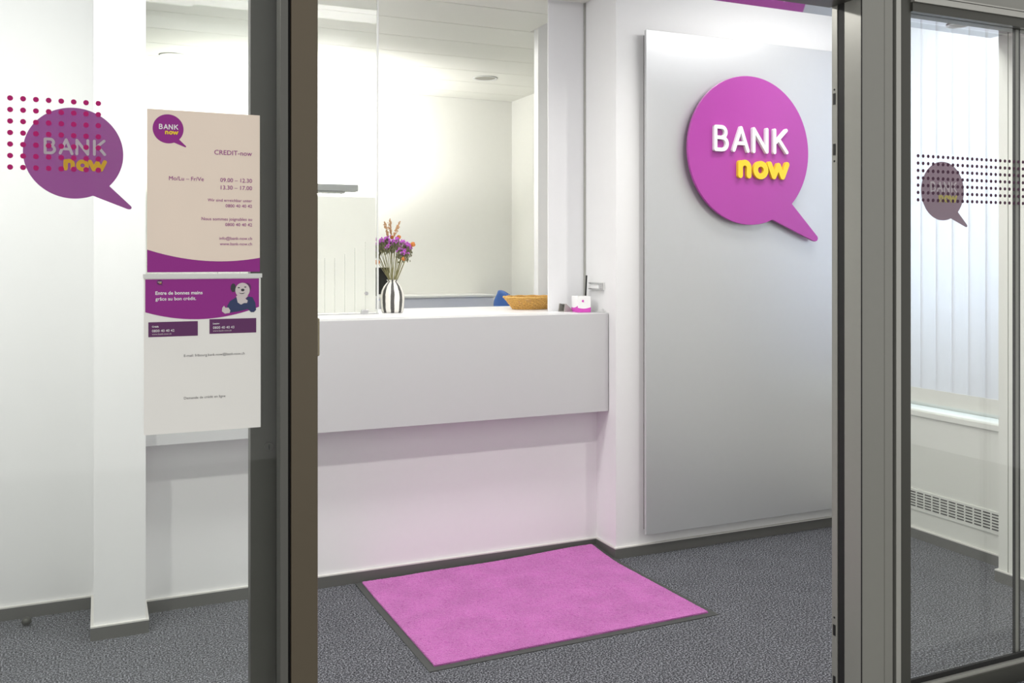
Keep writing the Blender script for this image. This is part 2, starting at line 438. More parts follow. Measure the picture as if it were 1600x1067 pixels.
def capsule(p, q, r, n=6):
    a = math.atan2(q[1]-p[1], q[0]-p[0]); pts = []
    for i in range(n+1):
        t = a - PI/2 + PI*i/n; pts.append((q[0]+r*math.cos(t), q[1]+r*math.sin(t)))
    for i in range(n+1):
        t = a + PI/2 + PI*i/n; pts.append((p[0]+r*math.cos(t), p[1]+r*math.sin(t)))
    return pts
def glyph(strokes, cx, cz, R, w, y0, y1):
    bm = bmesh.new()
    k = 0
    for s in strokes:
        for p, q in zip(s, s[1:]):
            if math.hypot(p[0]-q[0], p[1]-q[1]) < 1e-5: continue
            P = (cx+p[0]*R, cz+p[1]*R); Q = (cx+q[0]*R, cz+q[1]*R)
            add_prism(bm, capsule(P, Q, w*R), y0 - 0.00003*k*(0.3 if R < 0.2 else 1), y1); k += 1
    return bm
def wordmark(parent, cx, cz, R, y0, y1, mw, my, lname='letter', each=True):
    if each:
        for ch, s in BANK: obj(lname, glyph(s, cx, cz, R, 0.024, y0, y1), mw, parent)['label'] = 'white letter ' + ch
        for ch, s in NOW: obj(lname, glyph(s, cx, cz, R, 0.038, y0, y1), my, parent)['label'] = 'yellow letter ' + ch
    else:
        obj('word_bank', glyph([t for c, s in BANK for t in s], cx, cz, R, 0.029, y0, y1), mw, parent)['label'] = 'pale upper word'
        obj('word_now', glyph([t for c, s in NOW for t in s], cx, cz, R, 0.043, y0, y1), my, parent)['label'] = 'yellow lower word'

# ------------------------------------------------------------------ glass entrance front
TOP = 2.318
def fixed_window(name, label, x0, x1, dots, dotmat, gl):
    o = thing(name, label, 'window', kind='structure')
    obj('glass', bx((x0, x1, 2.282, 2.292, 0.08, TOP)), gl, o)
    bm = bmesh.new()
    for x, z in dots: add_disc(bm, (x, 2.2808, z), 0.0058, 'y', 0.001, 14)
    obj('dot_pattern', bm, dotmat, o)
    return o
ldots = [(-0.002-0.025*i, 1.8475-0.025*j) for i in range(26) for j in range(7)]
W1 = fixed_window('window_1', 'fixed glass pane with magenta dots left of the door opening', -1.4, 0.40, ldots, 'dot_l', 'glass')
obj('bottom_rail', bx((-1.4, 0.40, 2.25, 2.33, 0, 0.08)), 'alu_dark', W1)
obj('top_rail', bx((-1.4, 0.40, 2.25, 2.33, TOP, 2.36)), 'alu_dark', W1)
obj('end_bead', bx((0.398, 0.4165, 2.262, 2.315, 0.0, TOP)), 'alu_mid', W1, bevel=0.001)
obj('gasket', bx((0.4165, 0.4235, 2.275, 2.32, 0.0, TOP)), 'black', W1)
obj('post', bx((0.4235, 0.488, 2.26, 2.325, 0, TOP)), 'alu_out', W1, bevel=0.002)

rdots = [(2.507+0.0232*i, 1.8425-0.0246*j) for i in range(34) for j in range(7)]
W2 = fixed_window('window_2', 'fixed glass pane with dots in painted haze and shade right of the door opening', 2.46, 3.79, rdots, 'dot_r', 'glass')
obj('post', bx((2.236, 2.371, 2.26, 2.335, 0, 2.8)), 'alu', W2, bevel=0.0015)
obj('joint', bx((2.2355, 2.2385, 2.2590, 2.2620, 0, 2.8)), 'black', W2)
obj('joint', bx((2.334, 2.3348, 2.2594, 2.2599, 0, 2.8)), 'alu_dark', W2)
obj('groove', bx((2.371, 2.389, 2.28, 2.33, 0, 2.8)), 'black', W2)
obj('bead', bx((2.389, 2.410, 2.262, 2.32, 0, 2.8)), 'alu_light', W2, bevel=0.001)
obj('stile', bx((2.410, 2.462, 2.270, 2.33, 0, 2.8)), 'alu_dark', W2, bevel=0.001)
obj('bottom_rail', bx((2.462, 3.79, 2.262, 2.33, 0, 0.062)), 'alu_dark', W2)
obj('bottom_bead', bx((2.462, 3.79, 2.268, 2.281, 0.062, 0.074)), 'alu_light', W2)
obj('bottom_gasket', bx((2.462, 3.79, 2.2815, 2.293, 0.0621, 0.09)), 'black', W2)
obj('top_rail', bx((2.462, 3.79, 2.262, 2.33, TOP, TOP+0.030)), 'alu_dark', W2)
obj('top_bead', bx((2.462, 3.79, 2.255, 2.275, TOP+0.031, TOP+0.051)), 'alu_light', W2)
obj('top_bead', bx((2.462, 3.79, 2.253, 2.275, TOP+0.053, TOP+0.058)), 'alu_light', W2)
obj('fascia', bx((2.462, 3.79, 2.262, 2.33, TOP+0.060, 2.8)), 'alu', W2)
obj('back_post', bx((2.996, 3.012, 2.294, 2.304, 0.0, TOP)), 'alu', W2, bevel=0.001)
obj('gasket', bx((2.990, 2.9955, 2.294, 2.302, 0.062, TOP), (3.0125, 3.02, 2.294, 2.302, 0.062, TOP)), 'black', W2)
struct('wall_front_right', bx((3.79, 4.3, 2.24, 2.30, 0, 3.2)), 'metal_white', 'white wall at the right end of the glass front', 'wall')
struct('trim_2', bx((-1.6, 3.79, 2.335, 2.40, 2.36, 3.2), (-1.6, 2.236, 2.25, 2.335, 2.36, 3.2), (0.40, 2.236, 2.26, 2.40, TOP+0.02, 2.36)), 'alu_dark', 'dark metal header above the sliding door', 'header')

# sliding door leaves, slid open behind the fixed panes
D1 = thing('door_1', 'left sliding glass door leaf with a purple speech bubble film', 'door', kind='structure')
obj('glass', bx((-0.75, 0.345, 2.358, 2.366, 0.05, TOP)), 'glass', D1)
obj('stile', bx((0.34, 0.402, 2.345, 2.385, 0.01, TOP), (0.4025, 0.489, 2.345, 2.385, 0.01, TOP)), 'alu_dark', D1, bevel=0.001)
lk = bmesh.new(); add_disc(lk, (0.384, 2.339, 1.032), 0.0115, 'y', 0.006, 24)
lk = obj('lock_cylinder', lk, 'alu_dark', D1, bevel=0.001)
obj('keyhole', bx((0.3825, 0.3855, 2.3375, 2.3392, 1.026, 1.038)), 'black', lk)
obj('door_handle', bx((0.489, 0.5215, 2.392, 2.404, 1.246, 1.344), (0.47, 0.489, 2.385, 2.404, 1.26, 1.33)), 'handle_beige', D1, bevel=0.003)
bm = bmesh.new(); add_prism(bm, bubble_outline(-0.053, 1.741, 0.1045), 2.3565, 2.3575)
bf = obj('bubble_film', bm, 'decal_l', D1)
wordmark(bf, -0.053, 1.741, 0.1045, 2.3550, 2.3562, 'dec_white', 'dec_yellow', each=False)
D2 = thing('door_2', 'right sliding glass door leaf with a purple speech bubble film in painted haze', 'door', kind='structure')
obj('glass', bx((2.33, 3.40, 2.358, 2.366, 0.05, TOP)), 'glass', D2)
st = obj('stile', bx((2.243, 2.32, 2.345, 2.366, 0.01, 2.36), (2.236, 2.32, 2.367, 2.392, 0.01, 2.36)), 'alu', D2, bevel=0.001)
obj('gasket', bx((2.239, 2.243, 2.338, 2.366, 0.01, 2.36)), 'black', D2)
for z0, z1 in ((2.010, 2.048), (1.842, 1.880), (0.243, 0.279), (0.07, 0.108)):
    obj('latch_slot', bx((2.2348, 2.236, 2.3745, 2.3855, z0, z1)), 'black', D2)
for z in (2.060, 1.822, 0.303):
    bm = bmesh.new(); add_disc(bm, (2.2350, 2.380, z), 0.0035, 'x', 0.001, 12); obj('screw', bm, 'black', D2)
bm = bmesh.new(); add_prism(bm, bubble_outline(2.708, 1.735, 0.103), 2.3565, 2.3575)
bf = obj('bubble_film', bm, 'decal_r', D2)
wordmark(bf, 2.708, 1.735, 0.103, 2.3550, 2.3562, 'dec_white_haze', 'dec_yellow_haze', each=False)

# ------------------------------------------------------------------ posters on the fixed pane
def text_obj(body, x0, x1, z, y, m, parent, name='text_line', right=False, thick=0.0002, bold=0.0, h=None):
    """one line of flat lettering facing the street, fitted between x0 and x1, baseline z"""
    cu = bpy.data.curves.new('tmp', 'FONT'); cu.body = body; cu.size = 1; cu.resolution_u = 3; cu.offset = bold
    t = bpy.data.objects.new('tmp', cu); COL.objects.link(t)
    dg = bpy.context.evaluated_depsgraph_get()
    me = bpy.data.meshes.new_from_object(t.evaluated_get(dg))
    bpy.data.objects.remove(t)
    xs = [v.co.x for v in me.vertices]
    s = (x1-x0)/(max(xs)-min(xs)); sz = h if h else s; mn = min(xs)
    for v in me.vertices:
        v.co = Vector((x0+(v.co.x-mn)*s, y, z+v.co.y*sz))
    me.materials.clear(); me.materials.append(M[m]); me.name = name
    o = bpy.data.objects.new(name, me); COL.objects.link(o); o.parent = parent
    return o

P1 = thing('opening_hours_poster', 'cream opening hours sheet with curved purple foot, upper of two on the glass', 'poster')
X0, X1, ZB, ZT = 0.100, 0.352, 1.467, 1.842
obj('sheet', bx((X0, X1, 2.2770, 2.2800, ZB, ZT)), 'paper', P1)
U = lambda u: X0+(X1-X0)*u
V = lambda v: ZT-(ZT-ZB)*v
YT = 2.2762
bm = bmesh.new()
pts = [(U(0), ZB), (U(1), ZB)]
for i in range(21):
    u = 1-i/20
    v = 0.861+0.225*u-0.175*u*u
    pts.append((U(u), V(v)))
add_prism(bm, pts, 2.2766, 2.2770); obj('purple_foot', bm, 'purple_print', P1)
bm = bmesh.new(); add_prism(bm, bubble_outline(U(.18), V(.117), .0335), 2.2766, 2.2770)
lg = obj('logo', bm, 'purple_print', P1)
wordmark(lg, U(.18), V(.117), .0335, 2.2760, 2.2765, 'white_letter', 'yellow', each=False)
for body, u0, u1, v in (('CREDIT-now', .585, .927, .262), ('Mo/Lu – Fr/Ve', .187, .491, .432), ('09.00 – 12.30', .638, .927, .433), ('13.30 – 17.00', .643, .927, .480),
                        ('Wir sind erreichbar unter', .526, .927, .557), ('0800 40 40 42', .686, .927, .592), ('Nous sommes joignables au', .471, .927, .676),
                        ('0800 40 40 42', .683, .927, .711), ('info@bank-now.ch', .63, .927, .797), ('www.bank-now.ch', .634, .927, .832)):
    text_obj(body, U(u0), U(u1), V(v), YT, 'text', P1, bold=0.0)

P2 = thing('contact_poster', 'white contact sheet with purple picture banner, lower of two on the glass', 'poster')
X0, X1, ZB, ZT = 0.093, 0.354, 1.094, 1.453
obj('sheet', bx((X0, X1, 2.2775, 2.2800, ZB, ZT)), 'paper2', P2)
obj('clamp_rail', bx((X0-0.002, X1+0.003, 2.274, 2.280, ZT, ZT+0.010)), 'lamp_white', P2)
bm = bmesh.new()
pts = [(U(.012), V(.006))]
for i in range(25):
    u = .012+.973*i/24
    v = .213+.24*u-.262*u*u
    pts.append((U(u), V(v)))
pts.append((U(.985), V(.006)))
add_prism(bm, pts, 2.2771, 2.2775); obj('banner', bm, 'purple_print', P2)
text_obj('Entre de bonnes mains', U(.095), U(.49), V(.105), 2.2768, 'white_letter', P2, bold=0.02)
text_obj('grâce au bon crédit.', U(.095), U(.435), V(.142), 2.2768, 'white_letter', P2, bold=0.012)
bm = bmesh.new(); add_prism(bm, bubble_outline(U(.13), V(.026), .0062), 2.2769, 2.2771)
lg = obj('logo', bm, 'purple_dark', P2)
wordmark(lg, U(.13), V(.026), .0062, 2.2765, 2.2769, 'white_letter', 'yellow', each=False)
# plain printed figure: pale head on a hand, dark cap, navy jumper
def poly(pts, y, m, name, parent):
    bm = bmesh.new(); add_prism(bm, pts, y, y+0.0002); return obj(name, bm, m, parent)
def uv(l): return [(X0+(X1-X0)*((x-15)/1560), ZT-(ZT-ZB)*((y-75)/2111)) for x, y in l]
def ell(cx, cy, rx, ry, n=24): return [(cx+rx*math.cos(2*PI*i/n), cy+ry*math.sin(2*PI*i/n)) for i in range(n)]
fig = poly(uv([(1110, 470), (1150, 400), (1230, 350), (1330, 420), (1400, 340), (1460, 350), (1500, 430), (1510, 530), (1480, 560), (1440, 560), (1395, 515), (1270, 545), (1150, 560)]), 2.2767, 'navy', 'printed_figure', P2)
poly(uv([(1235, 330), (1255, 420), (1300, 452), (1345, 430), (1385, 430), (1395, 395), (1360, 370), (1400, 330), (1300, 300)]), 2.2765, 'skin_print', 'printed_hand', fig)
poly(uv(ell(1195, 215, 35, 60)), 2.2766, 'dark_print', 'printed_hair', fig)
poly(uv(ell(1385, 215, 55, 65)), 2.2766, 'purple_dark', 'printed_hair', fig)
poly(uv(ell(1322, 250, 100, 104)), 2.2764, 'skin_print', 'printed_face', fig)
poly(uv(ell(1325, 247, 24, 18)), 2.2762, 'dark_print', 'printed_nose', fig)
poly(uv(ell(1270, 214, 15, 8)), 2.2762, 'dark_print', 'printed_eye', fig)
poly(uv(ell(1360, 206, 15, 8)), 2.2762, 'dark_print', 'printed_eye', fig)
poly(uv([(1265, 285), (1310, 294), (1360, 284), (1330, 302), (1300, 302)]), 2.2762, 'dark_print', 'printed_mouth', fig)
poly(uv([(1040, 540), (1045, 490), (1070, 462), (1085, 490), (1130, 490), (1155, 530), (1145, 565), (1080, 572)]), 2.2765, 'skin_print', 'printed_hand', fig)
for u0, u1, v0, v1, head, num in ((.037, .45, .28, .375, 'Crédit', '0800 40 40 42'), (.55, .96, .270, .366, 'Leasing', '0800 40 40 43')):
    bxo = obj('contact_box', bx((U(u0), U(u1), 2.2771, 2.2775, V(v1), V(v0))), 'purple_dark', P2)
    a = u0+.03
    text_obj(head, U(a), U(a+.055), V(v0+.034), 2.2768, 'white_letter', bxo, bold=0.02)
    text_obj(num, U(a), U(a+.185), V(v0+.064), 2.2768, 'white_letter', bxo)
    text_obj('www.bank-now.ch', U(a), U(a+.16), V(v0+.082), 2.2768, 'skin_print', bxo)
text_obj('E-mail: fribourg.bank-now@bank-now.ch', U(.333), U(.857), V(.51), 2.2770, 'text_grey', P2)
text_obj('Demande de crédit en ligne', U(.333), U(.688), V(.785), 2.2770, 'text_grey', P2)

# ------------------------------------------------------------------ reception counter
CT = thing('reception_counter', 'white wall-hung reception counter with a deep plain front', 'counter')
obj('front_panel', bx((0.172, 2.350, 4.078, 4.192, 0.726, 1.2215)), 'counter', CT, bevel=0.002)
obj('worktop', bx((0.175, 2.350, 4.193, 4.90, 1.192, 1.222)), 'white_lacquer', CT, bevel=0.001)

# glass screen on the counter
GS = thing('glass_screen', 'clear glass screen with frosted lower film standing on the counter left of the flowers', 'screen')
obj('glass_pane', bx((0.18, 1.262, 4.478, 4.486, 1.226, 2.845)), 'glass_in', GS)
obj('frosted_film', bx((0.18, 1.254, 4.4765, 4.4775, 1.232, 1.800)), 'film', GS)
obj('edge_profile', bx((1.262, 1.268, 4.474, 4.490, 1.226, 2.845)), 'lamp_white', GS)
obj('foot_profile', bx((0.18, 1.268, 4.472, 4.492, 1.222, 1.226)), 'chrome', GS)
for x, zt in ((0.30, 1.4), (0.40, 1.42), (0.5, 1.45), (0.60, 1.46), (0.70, 1.45), (0.80, 1.47), (0.90, 1.48), (0.998, 1.50), (1.047, 1.50), (1.097, 1.52), (1.147, 1.55), (1.20, 1.58)):
    obj('etched_line', bx((x, x+0.0025, 4.4758, 4.4764, 1.235, zt)), 'etch', GS)
bm = bmesh.new(); add_disc(bm, (1.205, 4.466, 1.325), 0.009, 'y', 0.011, 20); obj('knob', bm, 'chrome', GS)
obj('clamp', bx((1.18, 1.215, 4.468, 4.496, 1.223, 1.245)), 'chrome', GS, bevel=0.002)

# ------------------------------------------------------------------ doormat
def make_mat():
    T = thing('doormat', 'bright pink rectangular doormat with grey rubber edge in front of the counter', 'doormat')
    A, B, Cc, D = Vector((1.072, 4.172, 0)), Vector((2.336, 4.176, 0)), Vector((2.378, 3.20, 0)), Vector((1.091, 3.181, 0))
    def P(u, v):   # u along left-right, v back-front
        p = A*(1-u)*(1-v) + B*u*(1-v) + Cc*u*v + D*(1-u)*v
        lift = 0.030*max(0, u-0.15)*max(0, 1-v*3.4)**1.5*(0.75+0.25*math.sin(u*9)) + 0.004*max(0, 1-v*5)
        p.z = lift
        return p
    def sheet(u0, u1, v0, v1, z0, z1, nx, ny, jit=0):
        bm = bmesh.new(); top = {}; bot = {}
        for i in range(nx+1):
            for j in range(ny+1):
                u = u0+(u1-u0)*i/nx; v = v0+(v1-v0)*j/ny
                p = P(u, v)
                edge = i in (0, nx) or j in (0, ny)
                q = p + Vector((random.uniform(-jit, jit), random.uniform(-jit, jit), z1 + (random.uniform(-jit, jit) if not edge else -jit)))
                top[i, j] = bm.verts.new(q)
                if edge: bot[i, j] = bm.verts.new(p + Vector((0, 0, z0)))
        for i in range(nx):
            for j in range(ny):
                bm.faces.new((top[i, j], top[i, j+1], top[i+1, j+1], top[i+1, j]))
        for i in range(nx):
            for j in (0, ny): bm.faces.new((top[i, j], top[i+1, j], bot[i+1, j], bot[i, j]))
        for j in range(ny):
            for i in (0, nx): bm.faces.new((top[i, j], top[i, j+1], bot[i, j+1], bot[i, j]))
        bmesh.ops.recalc_face_normals(bm, faces=bm.faces)
        return bm
    obj('rubber_edge', sheet(0, 1, 0, 1, 0.0, 0.003, 40, 30), 'rubber', T)
    obj('pile', sheet(0.024, 0.976, 0.008, 0.968, 0.003, 0.011, 230, 180, 0.0018), 'mat_pile', T)
make_mat()

# ------------------------------------------------------------------ silver panel and bubble sign
PN = thing('sign_panel', 'tall silver grey wall panel behind the purple bubble sign', 'panel')
obj('face', bx((2.500, 3.86, 3.960, 3.978, 0.113, 2.643)), 'panel', PN, bevel=0.001)
obj('backing', bx((2.515, 3.845, 3.979, 4.009, 0.13, 2.625)), 'panel_edge', PN)
SG = thing('bubble_sign', 'large round purple speech bubble sign with raised white and yellow lettering', 'sign')
bm = bmesh.new(); add_prism(bm, bubble_outline(3.110, 2.062, 0.389), 3.918, 3.934)
obj('bubble_board', bm, 'purple', SG, bevel=0.002)
for x, z in ((2.95, 2.25), (3.27, 2.25), (2.95, 1.87), (3.27, 1.87)):
    bm = bmesh.new(); add_disc(bm, (x, 3.934, z), 0.012, 'y', 0.0255, 16); obj('spacer', bm, 'black', SG)
wordmark(SG, 3.100, 2.062, 0.387, 3.900, 3.9175, 'white_letter', 'yellow')

# ------------------------------------------------------------------ vase and dried flowers
VX, VY, VZ = 1.365, 4.56, 1.222
bm = bmesh.new()
prof = [(0.045, 0), (0.052, 0.002), (0.056, 0.012), (0.059, 0.035), (0.061, 0.065), (0.060, 0.09), (0.055, 0.112), (0.045, 0.133), (0.033, 0.148), (0.025, 0.155), (0.024, 0.159), (0.029, 0.164), (0.030, 0.167), (0.027, 0.167), (0.020, 0.158), (0.020, 0.15)]
add_lathe(bm, prof, 48)
v = obj('vase', bm, 'vase', smooth=True); v.location = (VX, VY, VZ)
tag(v, 'round-shouldered vase with vertical black and white stripes on the counter', 'vase')
NECK = Vector((VX, VY, VZ+0.162))
rg = Vector((math.cos(math.radians(-24)), math.sin(math.radians(-24)), 0))
fd = Vector((math.sin(math.radians(24)), math.cos(math.radians(24)), 0))
def stem_pts(dx, dy, h, bend=0.35, n=7):
    """from the neck to a head dx to the right, dy away, h above the rim"""
    tip = NECK + rg*dx + fd*dy + Vector((0, 0, h))
    base = NECK + rg*(dx*0.13+random.uniform(-.006, .006)) + fd*(dy*0.13+random.uniform(-.006, .006)) + Vector((0, 0, -0.012))
    mid = base.lerp(tip, 0.5) + (rg*(-dx)+fd*(-dy))*0.08*bend
    return [base*(1-t)**2 + mid*2*t*(1-t) + tip*t*t for t in [i/n for i in range(n+1)]]
def statice(name_root, dx, dy, h, label, group=None, seed=0):
    rnd = random.Random(seed)
    T = thing('dried_flower', label, 'flower', tuple(NECK), group=group)
    P = stem_pts(dx, dy, h)
    bm = bmesh.new(); add_tube(bm, P, 0.0012, 5, radii=[0.0021-0.0009*i/7 for i in range(8)])
    tip = P[-1]
    heads = []
    for k in range(5):
        q = tip + rg*rnd.uniform(-.017, .017)+fd*rnd.uniform(-.017, .017)+Vector((0, 0, rnd.uniform(-.012, .010)))
        heads.append(q); add_tube(bm, [P[-3], P[-3].lerp(q, .5)+Vector((0, 0, -.003)), q], 0.0008, 4)
    o = obj('stem', bm, 'stem', T); o.matrix_parent_inverse = T.matrix_world.inverted()
    bm = bmesh.new()
    for q in heads:
        for k in range(5):
            add_ico(bm, q+Vector((rnd.gauss(0, .005), rnd.gauss(0, .005), rnd.gauss(-.004, .004))), rnd.uniform(.0028, .0048), 1)
    head = bm
    g = bmesh.new()
    for q in heads:
        add_ico(g, q+Vector((rnd.gauss(0, .003), rnd.gauss(0, .003), -.010)), .005, 1, (0.8, 0.8, 1.3))
        for k in range(5):
            add_ico(g, q+Vector((rnd.gauss(0, .007), rnd.gauss(0, .007), -.014-rnd.random()*.035)), .0036, 1, (.7, .7, 1.8))
    for nm, b_, mt in (('blossom', head, 'flower'), ('bract', g, 'bract')):
        o = obj(nm, b_, mt, T)
    for c in T.children: c.location = (-T.location.x, -T.location.y, -T.location.z); c.matrix_parent_inverse = Matrix()
    return T
spots = []
rnd = random.Random(3)
for i in range(26):
    a = -0.098 + 0.165*(i/25)
    spots.append((a+rnd.uniform(-.008, .008), rnd.uniform(-.055, .055), 0.165 + 0.045*math.cos((a+0.02)*14) + rnd.uniform(-.035, .012)))
spots += [(0.078, 0.0, 0.175), (0.086, 0.02, 0.16), (0.072, -0.02, 0.150), (0.068, 0.01, 0.19)]
for i, (dx, dy, h) in enumerate(spots):
    statice('dried_flower', dx, dy, h, 'purple dried flower cluster on a thin stem in the striped vase', 'purple dried flowers in the striped vase', i)
def pom(dx, dy, h, label, r=0.014):
    T = thing('dried_flower', label, 'flower', tuple(NECK))
    P = stem_pts(dx, dy, h)
    bm = bmesh.new(); add_tube(bm, P, 0.0013, 5)
    obj('stem', bm, 'stem', T)
    bm = bmesh.new(); rn = random.Random(int(h*1e4))
    for k in range(40):
        d = Vector((rn.gauss(0, 1), rn.gauss(0, 1), rn.gauss(0, 1))).normalized()
        add_ico(bm, P[-1]+d*r*0.65, r*0.36, 1)
    obj('petals', bm, 'orange', T)
    for c in T.children: c.location = (-T.location.x, -T.location.y, -T.location.z)
pom(0.104, 0.0, 0.185, 'orange dried flower at the right edge of the bouquet')
pom(0.060, -0.03, 0.112, 'orange dried flower low on the right side of the bouquet', 0.012)
pom(-0.074, -0.02, 0.095, 'orange dried flower low at the left edge of the bouquet', 0.014)
pom(0.030, 0.02, 0.222, 'orange dried flower at the top centre of the bouquet, below the right plume', 0.012)
pom(-0.005, 0.02, 0.222, 'orange dried flower at the top of the bouquet, below the left plume', 0.011)
def plume(dx, dy, h, lean, label):
    T = thing('grass_plume', label, 'flower', tuple(NECK))
    P = stem_pts(dx, dy, h)
    top = P[-1] + rg*lean + Vector((0, 0, 0.075))
    bm = bmesh.new(); add_tube(bm, P+[top], 0.001, 5); obj('stem', bm, 'stem', T)
    bm = bmesh.new(); rn = random.Random(int(dx*1e4)+5)
    for k in range(90):
        t = rn.random(); c = P[-1].lerp(top, t); w_ = 0.0065*math.sin(PI*min(1, .15+t*.8))+.0012
        add_ico(bm, c+Vector((rn.gauss(0, w_*.6), rn.gauss(0, w_*.6), rn.uniform(0, .005))), 0.0022, 1, (1, 1, 2))
    obj('seed_head', bm, 'plume', T)
    for c in T.children: c.location = (-T.location.x, -T.location.y, -T.location.z)
plume(-0.022, 0, 0.222, -0.018, 'leftmost tan grass plume standing above the bouquet')
plume(-0.010, 0.01, 0.236, -0.004, 'middle tan grass plume standing above the bouquet')
plume(0.006, 0, 0.222, 0.030, 'right-leaning tan grass plume above the bouquet')

# ------------------------------------------------------------------ basket of sweets
BK = thing('wicker_basket', 'oval orange-brown woven basket on the counter', 'basket', (2.146, 4.575, 1.222))
bm = bmesh.new()
N = 8
for i in range(N):
    t = i/(N-1); z = 0.006+0.060*t; rx = 0.098+0.048*t; ry = 0.072+0.045*t
    pts = []
    for k in range(97):
        a = 2*PI*k/96; w_ = 0.0022*math.sin(24*a+PI*(i % 2))
        pts.append((math.cos(a)*(rx+w_), math.sin(a)*(ry+w_), z + 0.0012*math.sin(12*a+i)))
    add_tube(bm, pts, 0.0046 if i < N-1 else 0.006, 6, cap=False)
obj('weave', bm, 'wicker', BK)
bm = bmesh.new()
for k in range(48):
    a = 2*PI*k/48
    add_tube(bm, [(math.cos(a)*.098, math.sin(a)*.072, .002), (math.cos(a)*.146, math.sin(a)*.117, .066)], 0.0022, 5)
obj('stakes', bm, 'wicker', BK)
bm = bmesh.new(); add_lathe(bm, [(0.001, 0.001), (1, 0.001), (1, 0.006), (0.001, 0.006)], 40, sx=.1, sy=.074)
obj('bottom', bm, 'wicker', BK)
# wrapped sweets heaped to the rim
cm = [mat('candy_wrap_gold', (226, 200, 120), .4), mat('candy_wrap_white', (236, 226, 220), .4), mat('candy_wrap_pink', (222, 150, 190), .4), mat('candy_wrap_grey', (120, 120, 130), .4)]
cn = ['gold', 'white', 'pink', 'grey']
rn = random.Random(11)
def candy_mesh():
    bm = bmesh.new(); add_lathe(bm, [(0.0015, -.020), (0.008, -.019), (0.002, -.012), (0.009, -.008), (0.011, 0), (0.009, .008), (0.002, .012), (0.008, .019), (0.0015, .020)], 12)
    return bm
CM = []
for m_ in cm:
    bm = candy_mesh(); me = bpy.data.meshes.new('wrapped_sweet'); bm.to_mesh(me); bm.free(); me.materials.append(m_)
    for p in me.polygons: p.use_smooth = True
    CM.append(me)
k = 0
for lay, zz, sx, n in ((0, .018, .075, 9), (1, .034, .085, 10), (2, .050, .088, 12)):
    for i in range(n):
        a = 2*PI*i/n+lay*.4; rr = .97 if i % 2 else .5
        o = bpy.data.objects.new('wrapped_sweet', CM[k % 4]); COL.objects.link(o)
        o.location = (2.146+math.cos(a)*sx*rr, 4.575+math.sin(a)*sx*.72*rr, 1.222+zz)
        o.rotation_euler = (PI/2+rn.uniform(-.25, .25), rn.uniform(-.2, .2), rn.uniform(0, PI))
        tag(o, cn[k % 4] + ' wrapped sweet heaped in the woven basket', 'sweet', cn[k % 4] + ' wrapped sweets in the basket'); k += 1

# ------------------------------------------------------------------ small things at the counter's right end
TB = thing('paper_box', 'small white cube-shaped paper box with a pink wavy foot on the counter', 'box', (2.268, 4.215, 1.222), math.radians(-5))
def box_side(x0, x1, y0, y1, zl, zr):
    pass
sx, sy, hh = 0.036, 0.042, 0.082
obj('body', bx((-sx, sx, -sy, sy, 0.0, hh)), 'white_letter', TB, bevel=0.002)
def wave(n, a, b, z0, z1):
    return [(a+(b-a)*i/n, z0+(z1-z0)*i/n - 0.006*math.sin(PI*i/n)) for i in range(n+1)]
bm = bmesh.new(); add_prism(bm, [(sx, .0005), (-sx, .0005)] + wave(12, -sx, sx, .024, .026), -sy-.0006, -sy)
obj('pink_foot', bm, 'pink_print', TB)
bm = bmesh.new(); add_prism(bm, [(sy, .0005), (-sy, .0005)] + wave(12, -sy, sy, .024, .034), 0, .0006)
bmesh.ops.transform(bm, matrix=Matrix.Translation((-sx, 0, 0)) @ Matrix.Rotation(PI/2, 4, 'Z') @ Matrix.Scale(-1, 4, (1, 0, 0)), verts=bm.verts)
bmesh.ops.recalc_face_normals(bm, faces=bm.faces)
obj('pink_foot', bm, 'pink_print', TB)
bm = bmesh.new(); add_prism(bm, bubble_outline(-0.008, 0.058, .006, 24), -sy-.0008, -sy-.0001); obj('logo', bm, 'pink_print', TB)
obj('dispensing_slot', bx((-.018, .018, -.003, .003, hh, hh+.0008)), 'silver', TB)

WS = thing('card_stand', 'small silver wedge-shaped card stand beside the white paper box', 'stand', (2.234, 4.275, 1.222), math.radians(8))
bm = bmesh.new()
add_prism(bm, [(-.055, 0), (-.048, .042), (-.042, .042), (.002, .004), (.03, .004), (.03, 0)], -.028, -.022)
add_prism(bm, [(-.055, 0), (-.048, .042), (-.042, .042), (.002, .004), (.03, .004), (.03, 0)], .022, .028)
obj('side_plate', bm, 'silver', WS)
bm = bmesh.new(); add_prism(bm, [(-.046, .040), (-.042, .042), (.004, .004), (.0, .003)], -.0215, .0215)
obj('sloping_plate', bm, 'chrome', WS)
obj('base_plate', bx((-.054, .03, -.0215, .0215, 0, .003)), 'silver', WS)

PE = thing('pen', 'black upright pen standing behind the white paper box', 'pen')
bm = bmesh.new(); add_tube(bm, [(2.316, 4.262, 1.232), (2.318, 4.262, 1.26), (2.326, 4.262, 1.409)], .004, 10, radii=[.0035, .0045, .004])
obj('barrel', bm, 'black', PE)
bm = bmesh.new(); add_lathe(bm, [(.009, 0), (.009, .010), (.004, .012)], 16, (2.316, 4.262, 1.222)); obj('foot', bm, 'black', PE)

BH = thing('label_holder', 'small metal label holder fixed to the white pillar above the counter end', 'label holder')
obj('plate', bx((2.346, 2.3545, 4.12, 4.262, 1.335, 1.375)), 'lamp_white', BH, bevel=0.002)
obj('label_card', bx((2.3440, 2.3459, 4.150, 4.255, 1.343, 1.366)), 'white_letter', BH)
obj('frame', bx((2.335, 2.3459, 4.122, 4.262, 1.3665, 1.372), (2.335, 2.3459, 4.122, 4.262, 1.337, 1.3425), (2.333, 2.3459, 4.122, 4.146, 1.3426, 1.3664)), 'chrome', BH, bevel=0.001)

